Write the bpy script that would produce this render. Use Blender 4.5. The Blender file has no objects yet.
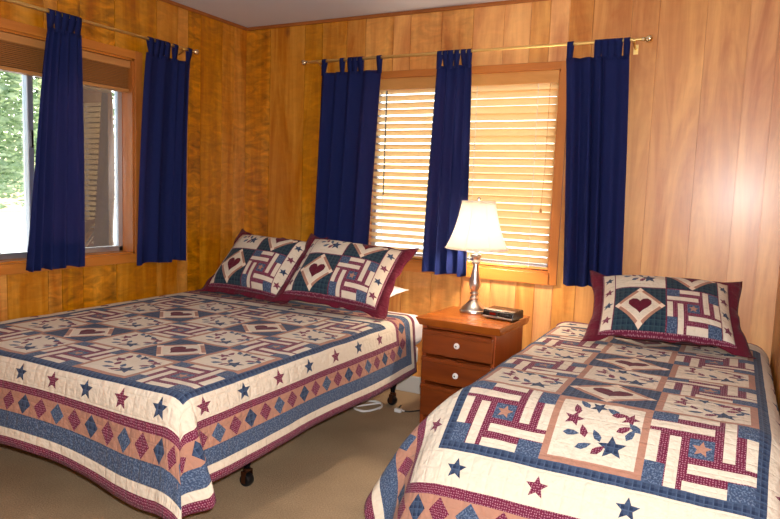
import bpy, bmesh, math, random
from mathutils import Vector, Matrix, noise
from mathutils.geometry import delaunay_2d_cdt
random.seed(7)
PI = math.pi
SC = bpy.context.scene
COL = SC.collection


def R(d):
    return math.radians(d)


def hexc(h, a=1.0):
    h = h.lstrip('#')
    v = [int(h[i:i + 2], 16) / 255 for i in (0, 2, 4)]
    return tuple([(c / 12.92 if c <= .04045 else ((c + .055) / 1.055) ** 2.4) for c in v] + [a])


# ------------------------------------------------------------------ materials
MATS = {}


class NT:
    def __init__(self, name):
        self.m = bpy.data.materials.new(name)
        self.m.use_nodes = True
        self.t = self.m.node_tree
        self.t.nodes.clear()
        self.out = self.t.nodes.new('ShaderNodeOutputMaterial')
        MATS[name] = self.m

    def n(self, typ, props=None, **ins):
        nd = self.t.nodes.new('ShaderNode' + typ)
        for k, v in (props or {}).items():
            setattr(nd, k, v)
        for k, v in ins.items():
            k = k.replace('_', ' ')
            s = nd.inputs[int(k[1:])] if k[0] == 'i' and k[1:].isdigit() else nd.inputs[k]
            self.put(s, v)
        return nd

    def put(self, sock, v):
        if isinstance(v, bpy.types.NodeSocket):
            self.t.links.new(v, sock)
        elif isinstance(v, bpy.types.Node):
            self.t.links.new(v.outputs[0], sock)
        else:
            sock.default_value = v

    def math(self, op, a, b=0.0, c=None, clamp=False):
        nd = self.n('Math', {'operation': op, 'use_clamp': clamp})
        self.put(nd.inputs[0], a)
        self.put(nd.inputs[1], b)
        if c is not None:
            self.put(nd.inputs[2], c)
        return nd.outputs[0]

    def mix(self, f, a, b, mode='MIX'):
        nd = self.n('Mix', {'data_type': 'RGBA', 'blend_type': mode})
        self.put(nd.inputs[0], f)
        self.put(nd.inputs[6], a)
        self.put(nd.inputs[7], b)
        return nd.outputs[2]

    def ramp(self, f, stops, interp='LINEAR'):
        nd = self.n('ValToRGB')
        self.put(nd.inputs[0], f)
        cr = nd.color_ramp
        cr.interpolation = interp
        while len(cr.elements) < len(stops):
            cr.elements.new(.5)
        for e, (p, c) in zip(cr.elements, stops):
            e.position = p
            e.color = c if len(c) == 4 else tuple(c) + (1,)
        return nd.outputs[0]

    def finish(self, sh):
        self.put(self.out.inputs[0], sh)
        return self.m


def plain(name, color, rough=.5, metal=0.0, spec=.5, bump=0, bscale=60, var=.0):
    m = NT(name)
    c = hexc(color) if isinstance(color, str) else color
    tc = m.n('TexCoord')
    nz = m.n('TexNoise', Vector=tc.outputs['Object'], Scale=bscale, Detail=3.0)
    cc = m.mix(m.math('MULTIPLY', nz.outputs[0], var), c, (c[0] * .4, c[1] * .4, c[2] * .4, 1)) if var else c
    p = m.n('BsdfPrincipled', Base_Color=cc, Roughness=rough, Metallic=metal)
    p.inputs['Specular IOR Level'].default_value = spec
    if bump:
        b = m.n('Bump', Strength=bump, Distance=.01, Height=nz.outputs[0])
        m.put(p.inputs['Normal'], b)
    return m.finish(p)


def emit(name, color, s):
    m = NT(name)
    e = m.n('Emission', Color=hexc(color), Strength=s)
    return m.finish(e)


def wood(name, dark, light, axis='Z', rough=.35, tone=False, sc=1.0, coat=.0, knots=False, spec=.5):
    m = NT(name)
    tc = m.n('TexCoord')
    s = {'X': (.8, 6, 6), 'Y': (6, .8, 6), 'Z': (6, 6, .8)}[axis]
    s = tuple(v * sc for v in s)
    vec = tc.outputs['Object']
    if tone:
        at = m.n('Attribute', {'attribute_name': 'tone'})
        sep = m.n('SeparateColor', Color=at.outputs['Color'])
        off = m.n('CombineXYZ', X=m.math('MULTIPLY', sep.outputs[1], 37.0), Y=m.math('MULTIPLY', sep.outputs[1], 23.0),
                  Z=m.math('MULTIPLY', sep.outputs[1], 11.0))
        va = m.n('VectorMath', {'operation': 'ADD'})
        m.put(va.inputs[0], vec)
        m.put(va.inputs[1], off)
        vec = va.outputs[0]
    mp = m.n('Mapping', Vector=vec, Scale=s)
    n1 = m.n('TexNoise', Vector=mp, Scale=1.2, Detail=5.0, Roughness=.6, Distortion=1.2)
    mp2 = m.n('Mapping', Vector=vec, Scale=tuple(v * 5 if v > 5 * sc else v * 1.5 for v in s))
    n2 = m.n('TexNoise', Vector=mp2, Scale=1.0, Detail=4.0, Roughness=.65)
    f = m.math('ADD', m.math('MULTIPLY', n1.outputs[0], .78), m.math('MULTIPLY', n2.outputs[0], .22))
    cd, cl = hexc(dark), hexc(light)
    c = m.ramp(f, [(.30, cd), (.66, cl)])
    if tone:
        # board tone: R = light/dark, B = amount of curly figure across the grain
        mp3 = m.n('Mapping', Vector=vec, Scale=(4, 4, 10))
        n3 = m.n('TexNoise', Vector=mp3, Scale=2.2, Detail=3.0, Roughness=.55, Distortion=.9)
        curl = m.math('MULTIPLY', m.math('SUBTRACT', n3.outputs[0], .5), sep.outputs[2])
        val = m.math('ADD', m.math('ADD', sep.outputs[0], .5), m.math('MULTIPLY', curl, 1.9))
        hs = m.n('HueSaturation', Color=c, Saturation=m.math('SUBTRACT', 1.28, m.math('MULTIPLY', sep.outputs[0], .46)), Value=val)
        c = hs.outputs[0]
    if knots:
        mk = m.n('Mapping', Vector=vec, Scale=(2.6, 2.6, 1.5))
        vo = m.n('TexVoronoi', Vector=mk, Scale=1.0)
        k = m.ramp(vo.outputs['Distance'], [(.0, (1, 1, 1)), (.035, (.9, .9, .9)), (.08, (0, 0, 0))])
        c = m.mix(m.math('MULTIPLY', k, .75), c, hexc('#5a2a10'))
    p = m.n('BsdfPrincipled', Base_Color=c, Roughness=rough)
    p.inputs['Specular IOR Level'].default_value = spec
    p.inputs['Coat Weight'].default_value = coat
    p.inputs['Coat Roughness'].default_value = .24
    b = m.n('Bump', Strength=.12, Distance=.004, Height=f)
    m.put(p.inputs['Normal'], b)
    return m.finish(p)


def fabric(name, color, kind='solid', second='#ffffff', scale=1.0, rough=.9):
    """cotton print on metre-scaled UVs with stitched puffiness as bump"""
    m = NT(name)
    uv = m.n('UVMap')
    c = hexc(color)
    c2 = hexc(second)
    if kind == 'dot':
        vo = m.n('TexVoronoi', {'voronoi_dimensions': '2D'}, Vector=uv.outputs[0], Scale=130.0 * scale, Randomness=.35)
        d = m.ramp(vo.outputs['Distance'], [(.16, (1, 1, 1)), (.30, (0, 0, 0))])
        cc = m.mix(m.math('MULTIPLY', d, .62), c, c2)
    elif kind == 'plaid':
        sp = m.n('SeparateXYZ', Vector=uv.outputs[0])
        fs = []
        for k in (0, 1):
            w = m.math('FRACT', m.math('MULTIPLY', sp.outputs[k], 42.0 * scale))
            fs.append(m.math('LESS_THAN', w, .16))
            w2 = m.math('FRACT', m.math('MULTIPLY', sp.outputs[k], 42.0 * scale))
            fs.append(m.math('MULTIPLY', m.math('GREATER_THAN', w2, .55), .35))
        s = m.math('ADD', m.math('ADD', fs[0], fs[1]), m.math('ADD', fs[2], fs[3]), clamp=True)
        cc = m.mix(m.math('MULTIPLY', s, .5), c, c2)
    elif kind == 'print':
        nz0 = m.n('TexNoise', {'noise_dimensions': '2D'}, Vector=uv.outputs[0], Scale=170.0 * scale, Detail=2.0)
        cc = m.mix(m.ramp(nz0.outputs[0], [(.48, (0, 0, 0)), (.62, (.75, .75, .75))]), c, c2)
    else:
        nz0 = m.n('TexNoise', {'noise_dimensions': '2D'}, Vector=uv.outputs[0], Scale=45.0, Detail=4.0)
        cc = m.mix(m.math('MULTIPLY', nz0.outputs[0], .35), c, c2)
    n1 = m.n('TexNoise', {'noise_dimensions': '2D'}, Vector=uv.outputs[0], Scale=38.0, Detail=2.0)
    sp2 = m.n('SeparateXYZ', Vector=uv.outputs[0])
    qs = []
    for k in (0, 1):
        w = m.math('ABSOLUTE', m.math('SUBTRACT', m.math('FRACT', m.math('MULTIPLY', sp2.outputs[k], 17.0)), .5))
        qs.append(m.math('MULTIPLY', w, 2.0))
    q = m.math('POWER', m.math('MAXIMUM', qs[0], qs[1]), 8.0)
    h = m.math('SUBTRACT', n1.outputs[0], m.math('MULTIPLY', q, .25))
    b = m.n('Bump', Strength=.7, Distance=.010, Height=h)
    p = m.n('BsdfPrincipled', Base_Color=cc, Roughness=rough, Normal=b)
    p.inputs['Specular IOR Level'].default_value = .15
    p.inputs['Sheen Weight'].default_value = .08
    return m.finish(p)


def translucent(name, color, tcolor, fac, rough=.9, spec=.1, var=0.0):
    m = NT(name)
    c = hexc(color)
    tc = m.n('TexCoord')
    nz = m.n('TexNoise', Vector=tc.outputs['Object'], Scale=220.0, Detail=2.0)
    cc = m.mix(m.math('MULTIPLY', nz.outputs[0], .5), c, (c[0] * .55, c[1] * .55, c[2] * .6, 1))
    p = m.n('BsdfPrincipled', Base_Color=cc, Roughness=rough)
    p.inputs['Specular IOR Level'].default_value = spec
    t = m.n('BsdfTranslucent', Color=hexc(tcolor))
    mx = m.n('MixShader', Fac=fac)
    m.put(mx.inputs[1], p.outputs[0])
    m.put(mx.inputs[2], t.outputs[0])
    return m.finish(mx)


wood('panel', '#aa5f28', '#dfa55c', 'Z', .38, tone=True, coat=.22, knots=True)
wood('casing', '#9c5820', '#c67a36', 'Z', .35)
wood('casing_across', '#9c5820', '#c67a36', 'X', .35)
wood('casing_along', '#a85f1e', '#cf8434', 'Y', .35)
wood('crown', '#8a4c1c', '#a8642a', 'X', .4)
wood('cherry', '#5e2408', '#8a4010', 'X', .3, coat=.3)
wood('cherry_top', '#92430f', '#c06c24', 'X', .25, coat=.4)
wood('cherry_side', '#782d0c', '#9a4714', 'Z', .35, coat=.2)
plain('ceiling', '#d6dbe2', .95, bump=.15, bscale=240)
plain('white_wall', '#b9b6ae', .8)
plain('sheet', '#f3efec', .9, bump=.2, bscale=60)
plain('ticking', '#d9d5cf', .9)
plain('black_metal', '#17171a', .45, .6)
plain('rubber', '#0d0f12', .35)
plain('copper', '#6e4a38', .4, 1.0)
plain('brass', '#f6d88a', .42, 1.0)
plain('brass_bright', '#f4dfb0', .25, 1.0)
plain('nickel', '#e6e0d8', .3, 1.0)
plain('alu', '#c9ccd0', .35, .8)
plain('porcelain', '#f2ede6', .2)
plain('screw', '#8f8a80', .3, 1.0)
plain('black_plastic', '#15110f', .25)
plain('dark_plastic', '#2a201c', .35)
plain('silver_plastic', '#b3a698', .3, .5)
plain('white_plastic', '#dddcd6', .4)
plain('cord_black', '#101010', .5)
plain('pale_ground', '#e8e9ec', .9, var=.35, bscale=1.1)  # whitish outdoor ground with darker mottling
plain('bark', '#54412f', .95, bump=.8, bscale=26, var=.9)
plain('bark_dark', '#352920', .95, bump=.8, bscale=30, var=.9)
plain('backing', '#5a4632', .9)
emit('clock_led', '#c02414', .35)
emit('bulb', '#ffe6cc', 520.0)
translucent('shade', '#f8f2e6', '#fffdf8', .9)
translucent('navy', '#212c60', '#9a809e', .30, .85)
translucent('slat', '#d89c55', '#ffeac4', .82, .5, .3)
translucent('slat_plain', '#a06a35', '#c07c38', .1, .5, .3)
wood('valance', '#b5793a', '#d49a54', 'X', .35)
wood('valance_along', '#a9713a', '#c68e50', 'Y', .4)


def carpet():
    m = NT('carpet')
    tc = m.n('TexCoord')
    n1 = m.n('TexNoise', Vector=tc.outputs['Object'], Scale=160.0, Detail=3.0, Roughness=.7)
    n2 = m.n('TexNoise', Vector=tc.outputs['Object'], Scale=3.0, Detail=2.0)
    f = m.math('ADD', m.math('MULTIPLY', n1.outputs[0], .7), m.math('MULTIPLY', n2.outputs[0], .3))
    c = m.ramp(f, [(.35, hexc('#927c60')), (.66, hexc('#c0a885'))])
    b = m.n('Bump', Strength=.6, Distance=.008, Height=n1.outputs[0])
    p = m.n('BsdfPrincipled', Base_Color=c, Roughness=.95, Normal=b)
    p.inputs['Specular IOR Level'].default_value = .1
    return m.finish(p)


carpet()


def glass():
    m = NT('glass')
    fr = m.n('Fresnel', IOR=1.5)
    t = m.n('BsdfTransparent', Color=(.95, .97, .96, 1))
    g = m.n('BsdfGlossy', Roughness=.0)
    mx = m.n('MixShader', Fac=m.math('MULTIPLY', fr.outputs[0], 1.6))
    m.put(mx.inputs[1], t.outputs[0])
    m.put(mx.inputs[2], g.outputs[0])
    return m.finish(mx)


glass()


def leafmat(name, a, b):
    m = NT(name)
    oi = m.n('TexCoord')
    nz = m.n('TexNoise', Vector=oi.outputs['Object'], Scale=5.0, Detail=3.0)
    c = m.ramp(nz.outputs[0], [(.35, hexc(a)), (.65, hexc(b))])
    p = m.n('BsdfPrincipled', Base_Color=c, Roughness=.7)
    t = m.n('BsdfTranslucent', Color=c)
    mx = m.n('MixShader', Fac=.4)
    m.put(mx.inputs[1], p.outputs[0])
    m.put(mx.inputs[2], t.outputs[0])
    return m.finish(mx)


leafmat('leaf_pale', '#7d9460', '#c3cfa4')
leafmat('leaf_green', '#41602f', '#86a066')

# quilt cottons
FAB = ['cream', 'navy_plaid', 'blue_print', 'maroon_dot', 'tan', 'dark_plaid', 'maroon_plain', 'pale']
fabric('cream', '#dfd4bf', 'solid', '#c4b393')
fabric('navy_plaid', '#222f48', 'plaid', '#586b86')
fabric('blue_print', '#3a4a64', 'print', '#6f7f95')
fabric('maroon_dot', '#6a213b', 'dot', '#c79aa4')
fabric('tan', '#b0836d', 'solid', '#9a6d59')
fabric('dark_plaid', '#1c2a3c', 'plaid', '#3f5a5e')
fabric('maroon_plain', '#641a2c', 'solid', '#4d1020')
fabric('pale', '#ecd9bf', 'solid', '#d8b99c')
FI = {n: i for i, n in enumerate(FAB)}


# ------------------------------------------------------------------ mesh helpers
def link(name, me, mats, parent=None, smooth=False, loc=None):
    o = bpy.data.objects.new(name, me)
    COL.objects.link(o)
    for m in (mats if isinstance(mats, (list, tuple)) else [mats]):
        me.materials.append(MATS[m])
    if smooth:
        for p in me.polygons:
            p.use_smooth = True
    if parent:
        o.parent = parent
    if loc is not None:
        o.location = loc
    return o


def obj(name, bm, mats, parent=None, smooth=False, loc=None, bevel=0, seg=2, sharp=40):
    bmesh.ops.recalc_face_normals(bm, faces=bm.faces)
    me = bpy.data.meshes.new(name)
    bm.to_mesh(me)
    bm.free()
    o = link(name, me, mats, parent, smooth, loc)
    if smooth:
        me.set_sharp_from_angle(angle=R(sharp))
    if bevel:
        md = o.modifiers.new('bevel', 'BEVEL')
        md.width = bevel
        md.segments = seg
        md.limit_method = 'ANGLE'
        md.angle_limit = R(35)
    return o


def empty(name, loc=(0, 0, 0), rz=0.0):
    o = bpy.data.objects.new(name, None)
    o.empty_display_size = .1
    o.location = loc
    o.rotation_euler = (0, 0, rz)
    COL.objects.link(o)
    return o


def tag(o, label, cat, group=None, kind=None):
    o['label'] = label
    o['category'] = cat
    if group:
        o['group'] = group
    if kind:
        o['kind'] = kind
    return o


def struct(o):
    o['kind'] = 'structure'
    return o


def B():
    return bmesh.new()


def box(bm, x0, x1, y0, y1, z0, z1, rot=None, mi=0):
    vs = [bm.verts.new((x, y, z)) for z in (z0, z1) for y in (y0, y1) for x in (x0, x1)]
    for q in ((0, 1, 3, 2), (4, 6, 7, 5), (0, 4, 5, 1), (2, 3, 7, 6), (0, 2, 6, 4), (1, 5, 7, 3)):
        f = bm.faces.new([vs[i] for i in q])
        f.material_index = mi
    if rot:
        bmesh.ops.transform(bm, matrix=rot, verts=vs)
    return vs


def lathe(bm, prof, seg=32, c=(0, 0, 0), axis='Z', cap=True):
    rings = []
    for r, z in prof:
        ring = []
        for k in range(seg):
            a = 2 * PI * k / seg
            p = (r * math.cos(a), r * math.sin(a), z)
            if axis == 'X':
                p = (z, r * math.cos(a), r * math.sin(a))
            elif axis == 'Y':
                p = (r * math.cos(a), z, r * math.sin(a))
            ring.append(bm.verts.new((p[0] + c[0], p[1] + c[1], p[2] + c[2])))
        rings.append(ring)
    for a, b in zip(rings, rings[1:]):
        for k in range(seg):
            bm.faces.new((a[k], a[(k + 1) % seg], b[(k + 1) % seg], b[k]))
    if cap:
        bm.faces.new(rings[0][::-1])
        bm.faces.new(rings[-1])


def tube(bm, pts, r, seg=8, radii=None):
    pts = [Vector(p) for p in pts]
    rings = []
    prev = None
    for i, p in enumerate(pts):
        d = (pts[min(i + 1, len(pts) - 1)] - pts[max(i - 1, 0)]).normalized()
        up = prev if prev is not None else (Vector((0, 0, 1)) if abs(d.z) < .9 else Vector((1, 0, 0)))
        a = (up - d * up.dot(d)).normalized()
        prev = a
        b = d.cross(a)
        rr = radii[i] if radii else r
        rings.append([bm.verts.new(p + (a * math.cos(2 * PI * k / seg) + b * math.sin(2 * PI * k / seg)) * rr) for k in range(seg)])
    for A, C in zip(rings, rings[1:]):
        for k in range(seg):
            bm.faces.new((A[k], A[(k + 1) % seg], C[(k + 1) % seg], C[k]))
    bm.faces.new(rings[0][::-1])
    bm.faces.new(rings[-1])


def spline(pts, n=8):
    pts = [Vector(p) for p in pts]
    out = []
    for i in range(len(pts) - 1):
        p0, p1, p2, p3 = pts[max(i - 1, 0)], pts[i], pts[i + 1], pts[min(i + 2, len(pts) - 1)]
        for k in range(n):
            t = k / n
            out.append(.5 * ((2 * p1) + (p2 - p0) * t + (2 * p0 - 5 * p1 + 4 * p2 - p3) * t * t + (3 * p1 - p0 - 3 * p2 + p3) * t ** 3))
    out.append(pts[-1])
    return out


def poly_prism(bm, pts, d0, d1, plane='XZ'):
    def P(a, b, d):
        return {'XZ': (a, d, b), 'XY': (a, b, d), 'YZ': (d, a, b)}[plane]
    A = [bm.verts.new(P(a, b, d0)) for a, b in pts]
    C = [bm.verts.new(P(a, b, d1)) for a, b in pts]
    bm.faces.new(A)
    bm.faces.new(C[::-1])
    n = len(pts)
    for i in range(n):
        bm.faces.new((A[i], A[(i + 1) % n], C[(i + 1) % n], C[i]))


# ------------------------------------------------------------------ camera
CX, CY, CZ = 3.165, -3.75, 1.29
FPX = 659.48
yaw, pitch, roll = R(-27.6208), R(-6.0021), R(2.0610)
fw = Vector((math.sin(yaw) * math.cos(pitch), math.cos(yaw) * math.cos(pitch), math.sin(pitch)))
rt = Vector((math.cos(yaw), -math.sin(yaw), 0))
upv = rt.cross(fw)
rr_, uu_ = rt * math.cos(roll) + upv * math.sin(roll), -rt * math.sin(roll) + upv * math.cos(roll)
cam = bpy.data.cameras.new('camera')
cam.sensor_width = 36
cam.lens = FPX / 780 * 36
cam.clip_start = .05
camo = bpy.data.objects.new('camera', cam)
mw = Matrix((rr_, uu_, -fw)).transposed().to_4x4()
mw.translation = Vector((CX, CY, CZ))
camo.matrix_world = mw
COL.objects.link(camo)
SC.camera = camo

# ------------------------------------------------------------------ room shell
RW, H, YF = 3.365, 2.39, -4.7   # right wall x, ceiling z, wall behind the camera
T = .12                        # wall thickness
OB = (1.0, 2.237, .848, 1.992)   # back window opening x0 x1 z0 z1
OL = (-2.23, -.99, .86, 1.99)   # left window opening y0 y1 z0 z1


def plank_wall(name, lines, tones, opening, mapper, z0=0.0, z1=H):
    vs, fs, cols = [], [], []
    g, dp = .0025, .007
    for i, (a, b) in enumerate(zip(lines, lines[1:])):
        tn = tones(i, (a + b) / 2)
        segs = []
        cuts = [a, b]
        if opening:
            cuts = sorted(set([a, b] + [c for c in opening[:2] if a + .004 < c < b - .004]))
        for c0, c1 in zip(cuts, cuts[1:]):
            mid = (c0 + c1) / 2
            ga, gb = (c0 == a), (c1 == b)
            if opening and opening[0] < mid < opening[1]:
                zr = [(z0, opening[2]), (opening[3], z1)]
            else:
                zr = [(z0, z1)]
            for za, zb in zr:
                segs.append((c0, c1, ga, gb, za, zb))
        for c0, c1, ga, gb, za, zb in segs:
            prof = [(c0, T)]
            prof += [(c0, dp), (c0 + g * .8, dp), (c0 + g, 0)] if ga else [(c0, 0)]
            prof += [(c1 - g, 0), (c1 - g * .8, dp), (c1, dp)] if gb else [(c1, 0)]
            prof += [(c1, T)]
            n = len(prof)
            o = len(vs)
            for z in (za, zb):
                for u, d in prof:
                    vs.append(mapper(u, d, z))
            for k in range(n):
                fs.append((o + k, o + (k + 1) % n, o + n + (k + 1) % n, o + n + k))
            fs.append(tuple(o + k for k in range(n))[::-1])
            fs.append(tuple(o + n + k for k in range(n)))
            cols += [tn] * (n + 2)
    me = bpy.data.meshes.new(name)
    me.from_pydata(vs, [], fs)
    at = me.color_attributes.new('tone', 'FLOAT_COLOR', 'CORNER')
    for p, c in zip(me.polygons, cols):
        for li in p.loop_indices:
            at.data[li].color = (c[0], c[1], c[2], 1)
    me.update()
    bm = bmesh.new()
    bm.from_mesh(me)
    bmesh.ops.recalc_face_normals(bm, faces=bm.faces)
    bm.to_mesh(me)
    bm.free()
    return struct(link(name, me, 'panel'))


rnd = random.Random(3)


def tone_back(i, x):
    base = .42 + .20 * min(1, max(0, (x - .3) / 2.0)) + rnd.uniform(-.15, .13)  # tone rises to the right: paler boards plus flash brightness put into the colour
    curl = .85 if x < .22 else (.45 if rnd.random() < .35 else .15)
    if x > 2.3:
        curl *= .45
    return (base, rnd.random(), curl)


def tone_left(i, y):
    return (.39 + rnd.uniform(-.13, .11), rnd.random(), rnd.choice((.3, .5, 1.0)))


def tone_any(i, y):
    return (.36 + rnd.uniform(-.05, .05), rnd.random(), .2)


bl = [-T, .21, .5, .64, .83, .97, 1.17, 1.29, 1.5, 1.7, 1.89, 2.045, 2.155, 2.26, 2.39, 2.59, 2.725, 2.95, 3.14, 3.265, RW + T]
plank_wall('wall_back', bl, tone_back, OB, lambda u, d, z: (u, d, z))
ll = [YF, -4.5, -4.3, -4.05, -3.9, -3.7, -3.5, -3.25, -3.1, -2.9, -2.75, -2.55, -2.4, -2.2, -1.98, -1.77, -1.55, -1.47, -1.34, -1.12, -.82, -.65, -.56, -.45, -.25, -.13, -.0005]
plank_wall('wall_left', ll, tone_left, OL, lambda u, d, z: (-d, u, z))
rl = [YF + k * (0 - YF) / 24 for k in range(25)]
plank_wall('wall_right', rl, tone_any, None, lambda u, d, z: (RW + d, u, z))
fl = [k * RW / 16 for k in range(17)]
plank_wall('wall_front', fl, tone_any, None, lambda u, d, z: (u, YF - d, z))
bm = B()
box(bm, -.12, RW + .12, YF - .12, .12, -.1, 0)
struct(obj('floor', bm, 'carpet'))
bm = B()
box(bm, -.12, RW + .12, YF - .12, .12, H, H + .1)
struct(obj('ceiling', bm, 'ceiling'))
# crown strips and skirting
for nm, (x0, x1, y0, y1) in (('trim_1', (.014, RW - .001, -.014, .0)), ('trim_2', (.0, .014, YF, 0))):
    bm = B()
    box(bm, x0, x1, y0, y1, H - .022, H)
    struct(obj(nm, bm, 'crown', bevel=.004))
bm = B()
box(bm, 0, RW, -.014, -.0005, 0, .11)
struct(obj('baseboard_back', bm, 'white_wall', bevel=.004))
bm = B()
box(bm, .0005, .014, YF, -.014, 0, .11)
struct(obj('baseboard_left', bm, 'white_wall', bevel=.004))


# ------------------------------------------------------------------ windows
def window(name, a0, a1, z0, z1, mapb, mats, cw, hc, sc, jambmat, meeting, glass_d, sillmat):
    """mapb(a0,a1,d0,d1) -> x0,x1,y0,y1 ; d grows outwards, negative is into the room"""
    bm = B()
    e = .002
    # flat casing boards round the opening
    box(bm, *mapb(a0 - cw, a0 + e, -.017, .0), z0 - sc, z1 + hc)
    box(bm, *mapb(a1 - e, a1 + cw, -.017, .0), z0 - sc, z1 + hc)
    root = struct(obj(name, bm, mats[0], bevel=.003))
    bm = B()
    box(bm, *mapb(a0, a1, -.0165, .0), z1 - e, z1 + hc - .001)
    obj('head_casing', bm, mats[1], root, bevel=.003)
    bm = B()
    box(bm, *mapb(a0, a1, -.024, .0), z0 - sc, z0 + e)
    obj('apron', bm, sillmat, root, bevel=.003)
    # jamb lining
    bm = B()
    box(bm, *mapb(a0, a0 + .012, 0, T), z0, z1)
    box(bm, *mapb(a1 - .012, a1, 0, T), z0, z1)
    obj('jamb', bm, jambmat, root)
    bm = B()
    box(bm, *mapb(a0, a1, 0, T), z1 - .012, z1)
    obj('head_jamb', bm, mats[1], root)
    bm = B()
    box(bm, *mapb(a0, a1, 0, T), z0, z0 + .012)
    obj('sill', bm, sillmat, root)
    # aluminium slider
    g0, g1 = glass_d
    ia0, ia1, iz0, iz1 = a0 + .012, a1 - .012, z0 + .012, z1 - .012
    bm = B()
    w = .03
    box(bm, *mapb(ia0, ia0 + w, g0, g1), iz0, iz1)
    box(bm, *mapb(ia1 - w, ia1, g0, g1), iz0, iz1)
    box(bm, *mapb(ia0, ia1, g0, g1), iz0, iz0 + w)
    box(bm, *mapb(ia0, ia1, g0, g1), iz1 - w, iz1)
    fr = obj('window_frame', bm, 'alu', root, bevel=.003)
    bm = B()
    box(bm, *mapb(meeting - .016, meeting + .016, g0 - .012, g1), iz0 + w, iz1 - w)
    st = obj('sash_stile', bm, 'alu', root, bevel=.003)
    bm = B()
    box(bm, *mapb(meeting - .006, meeting + .006, g0 - .026, g0 - .012), 1.44, 1.53)
    obj('latch', bm, 'black_plastic', st, bevel=.003)
    for s0, s1 in ((ia0 + w, meeting - .016), (meeting + .016, ia1 - w)):
        bm = B()
        gm = (g0 + g1) / 2
        box(bm, *mapb(s0, s1, gm, gm + .003), iz0 + w, iz1 - w)
        obj('glass_pane', bm, 'glass', root)
    return root


window('window_1', *OB, lambda a0, a1, d0, d1: (a0, a1, d0, d1), ('casing', 'casing_across'), .045, .042, .066, 'casing', 1.62, (.085, .115), 'casing_across')
window('window_2', *OL, lambda a0, a1, d0, d1: (-d1, -d0, a0, a1), ('casing', 'casing_along'), .05, .045, .05, 'casing', -1.58, (.085, .115), 'casing_along')

# blinds of the back window, one each side of the middle
def slat_blind(label, x0, x1, tilt, wand, pull, seed):
    root = empty('window_blind', ((x0 + x1) / 2, .035, OB[2] + .012))
    tag(root, label, 'blind', 'wooden window blinds')
    bw = (x1 - x0) / 2
    bm = B()
    box(bm, -bw - .002, bw + .002, -.036, -.024, 1.06, 1.13)
    obj('valance', bm, 'valance', root, bevel=.004)
    bm = B()
    box(bm, -bw, bw, -.022, .03, 1.085, 1.128)
    obj('head_rail', bm, 'valance', root)
    for k in range(24):
        z = .052 + k * .0435 + .0015 * math.sin(k * 2.3 + seed)
        a = R(tilt + 2.5 * math.sin(k * 1.7 + seed))
        bm = B()
        vs = []
        w, t = .0505, .0026
        for sgn in (0, 1):
            for q in range(7):
                v = (q / 6 - .5) * w
                crown = .003 * (1 - (2 * v / w) ** 2)
                vs.append((v * math.cos(a) + (crown + sgn * t) * math.sin(a) * -1, v * math.sin(a) + (crown + sgn * t) * math.cos(a)))
        prof = vs[:7] + vs[7:][::-1]
        poly_prism(bm, [(y_, z_ + z) for y_, z_ in prof], -bw, bw, 'YZ')
        obj('slat', bm, 'slat', root, smooth=True, sharp=50)
    bm = B()
    box(bm, -bw, bw, -.022, .022, .004, .02)
    obj('bottom_rail', bm, 'valance', root, bevel=.003)
    for xx in (-bw * .62, bw * .62):
        bm = B()
        box(bm, xx - .0015, xx + .0015, -.028, -.0265, .01, 1.09)
        obj('ladder_cord', bm, 'white_plastic', root)
    if wand is not None:
        bm = B()
        tube(bm, [(wand, -.044, 1.05), (wand - .002, -.044, .7), (wand - .003, -.043, .40)], .0035, 6)
        obj('tilt_wand', bm, 'dark_plastic', root, smooth=True)
    if pull is not None:
        bm = B()
        lathe(bm, [(.002, .022), (.005, .018), (.009, .0), (.002, -.003)], 12, (pull, -.036, .335))
        tube(bm, [(pull + .012, -.036, 1.06), (pull + .010, -.036, .6), (pull, -.036, .355)], .0012, 5)
        obj('pull_cord', bm, 'valance', root, smooth=True)
    return root


slat_blind('brighter wooden slat blind between the left and middle navy curtains of the back wall', 1.016, 1.612, -33, -.17, None, 0)
slat_blind('wooden slat blind right behind the lampshade, with a pull cord near its right edge', 1.628, 2.221, -47, None, .24, 2)

# raised blind of the left window
bl2 = empty('window_blind', (-.045, (OL[0] + OL[1]) / 2, 1.80))
tag(bl2, 'wooden slat blind pulled up into a stack above the outdoor view', 'blind', 'wooden window blinds')
hw = (OL[1] - OL[0]) / 2 - .018
bm = B()
box(bm, .028, .040, -hw, hw, .135, .176)
obj('valance', bm, 'valance_along', bl2, bevel=.004)
bm = B()
box(bm, -.03, .026, -hw, hw, .14, .174)
obj('head_rail', bm, 'valance_along', bl2)
for k in range(13):
    bm = B()
    j = random.uniform(-.0025, .0025)
    box(bm, -.025 + j, .025 + j, -hw + .004, hw - .004, .022 + k * .009, .0285 + k * .009)
    obj('slat', bm, 'slat_plain', bl2)
bm = B()
box(bm, -.026, .026, -hw, hw, 0, .018)
obj('bottom_rail', bm, 'valance_along', bl2, bevel=.003)


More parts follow.
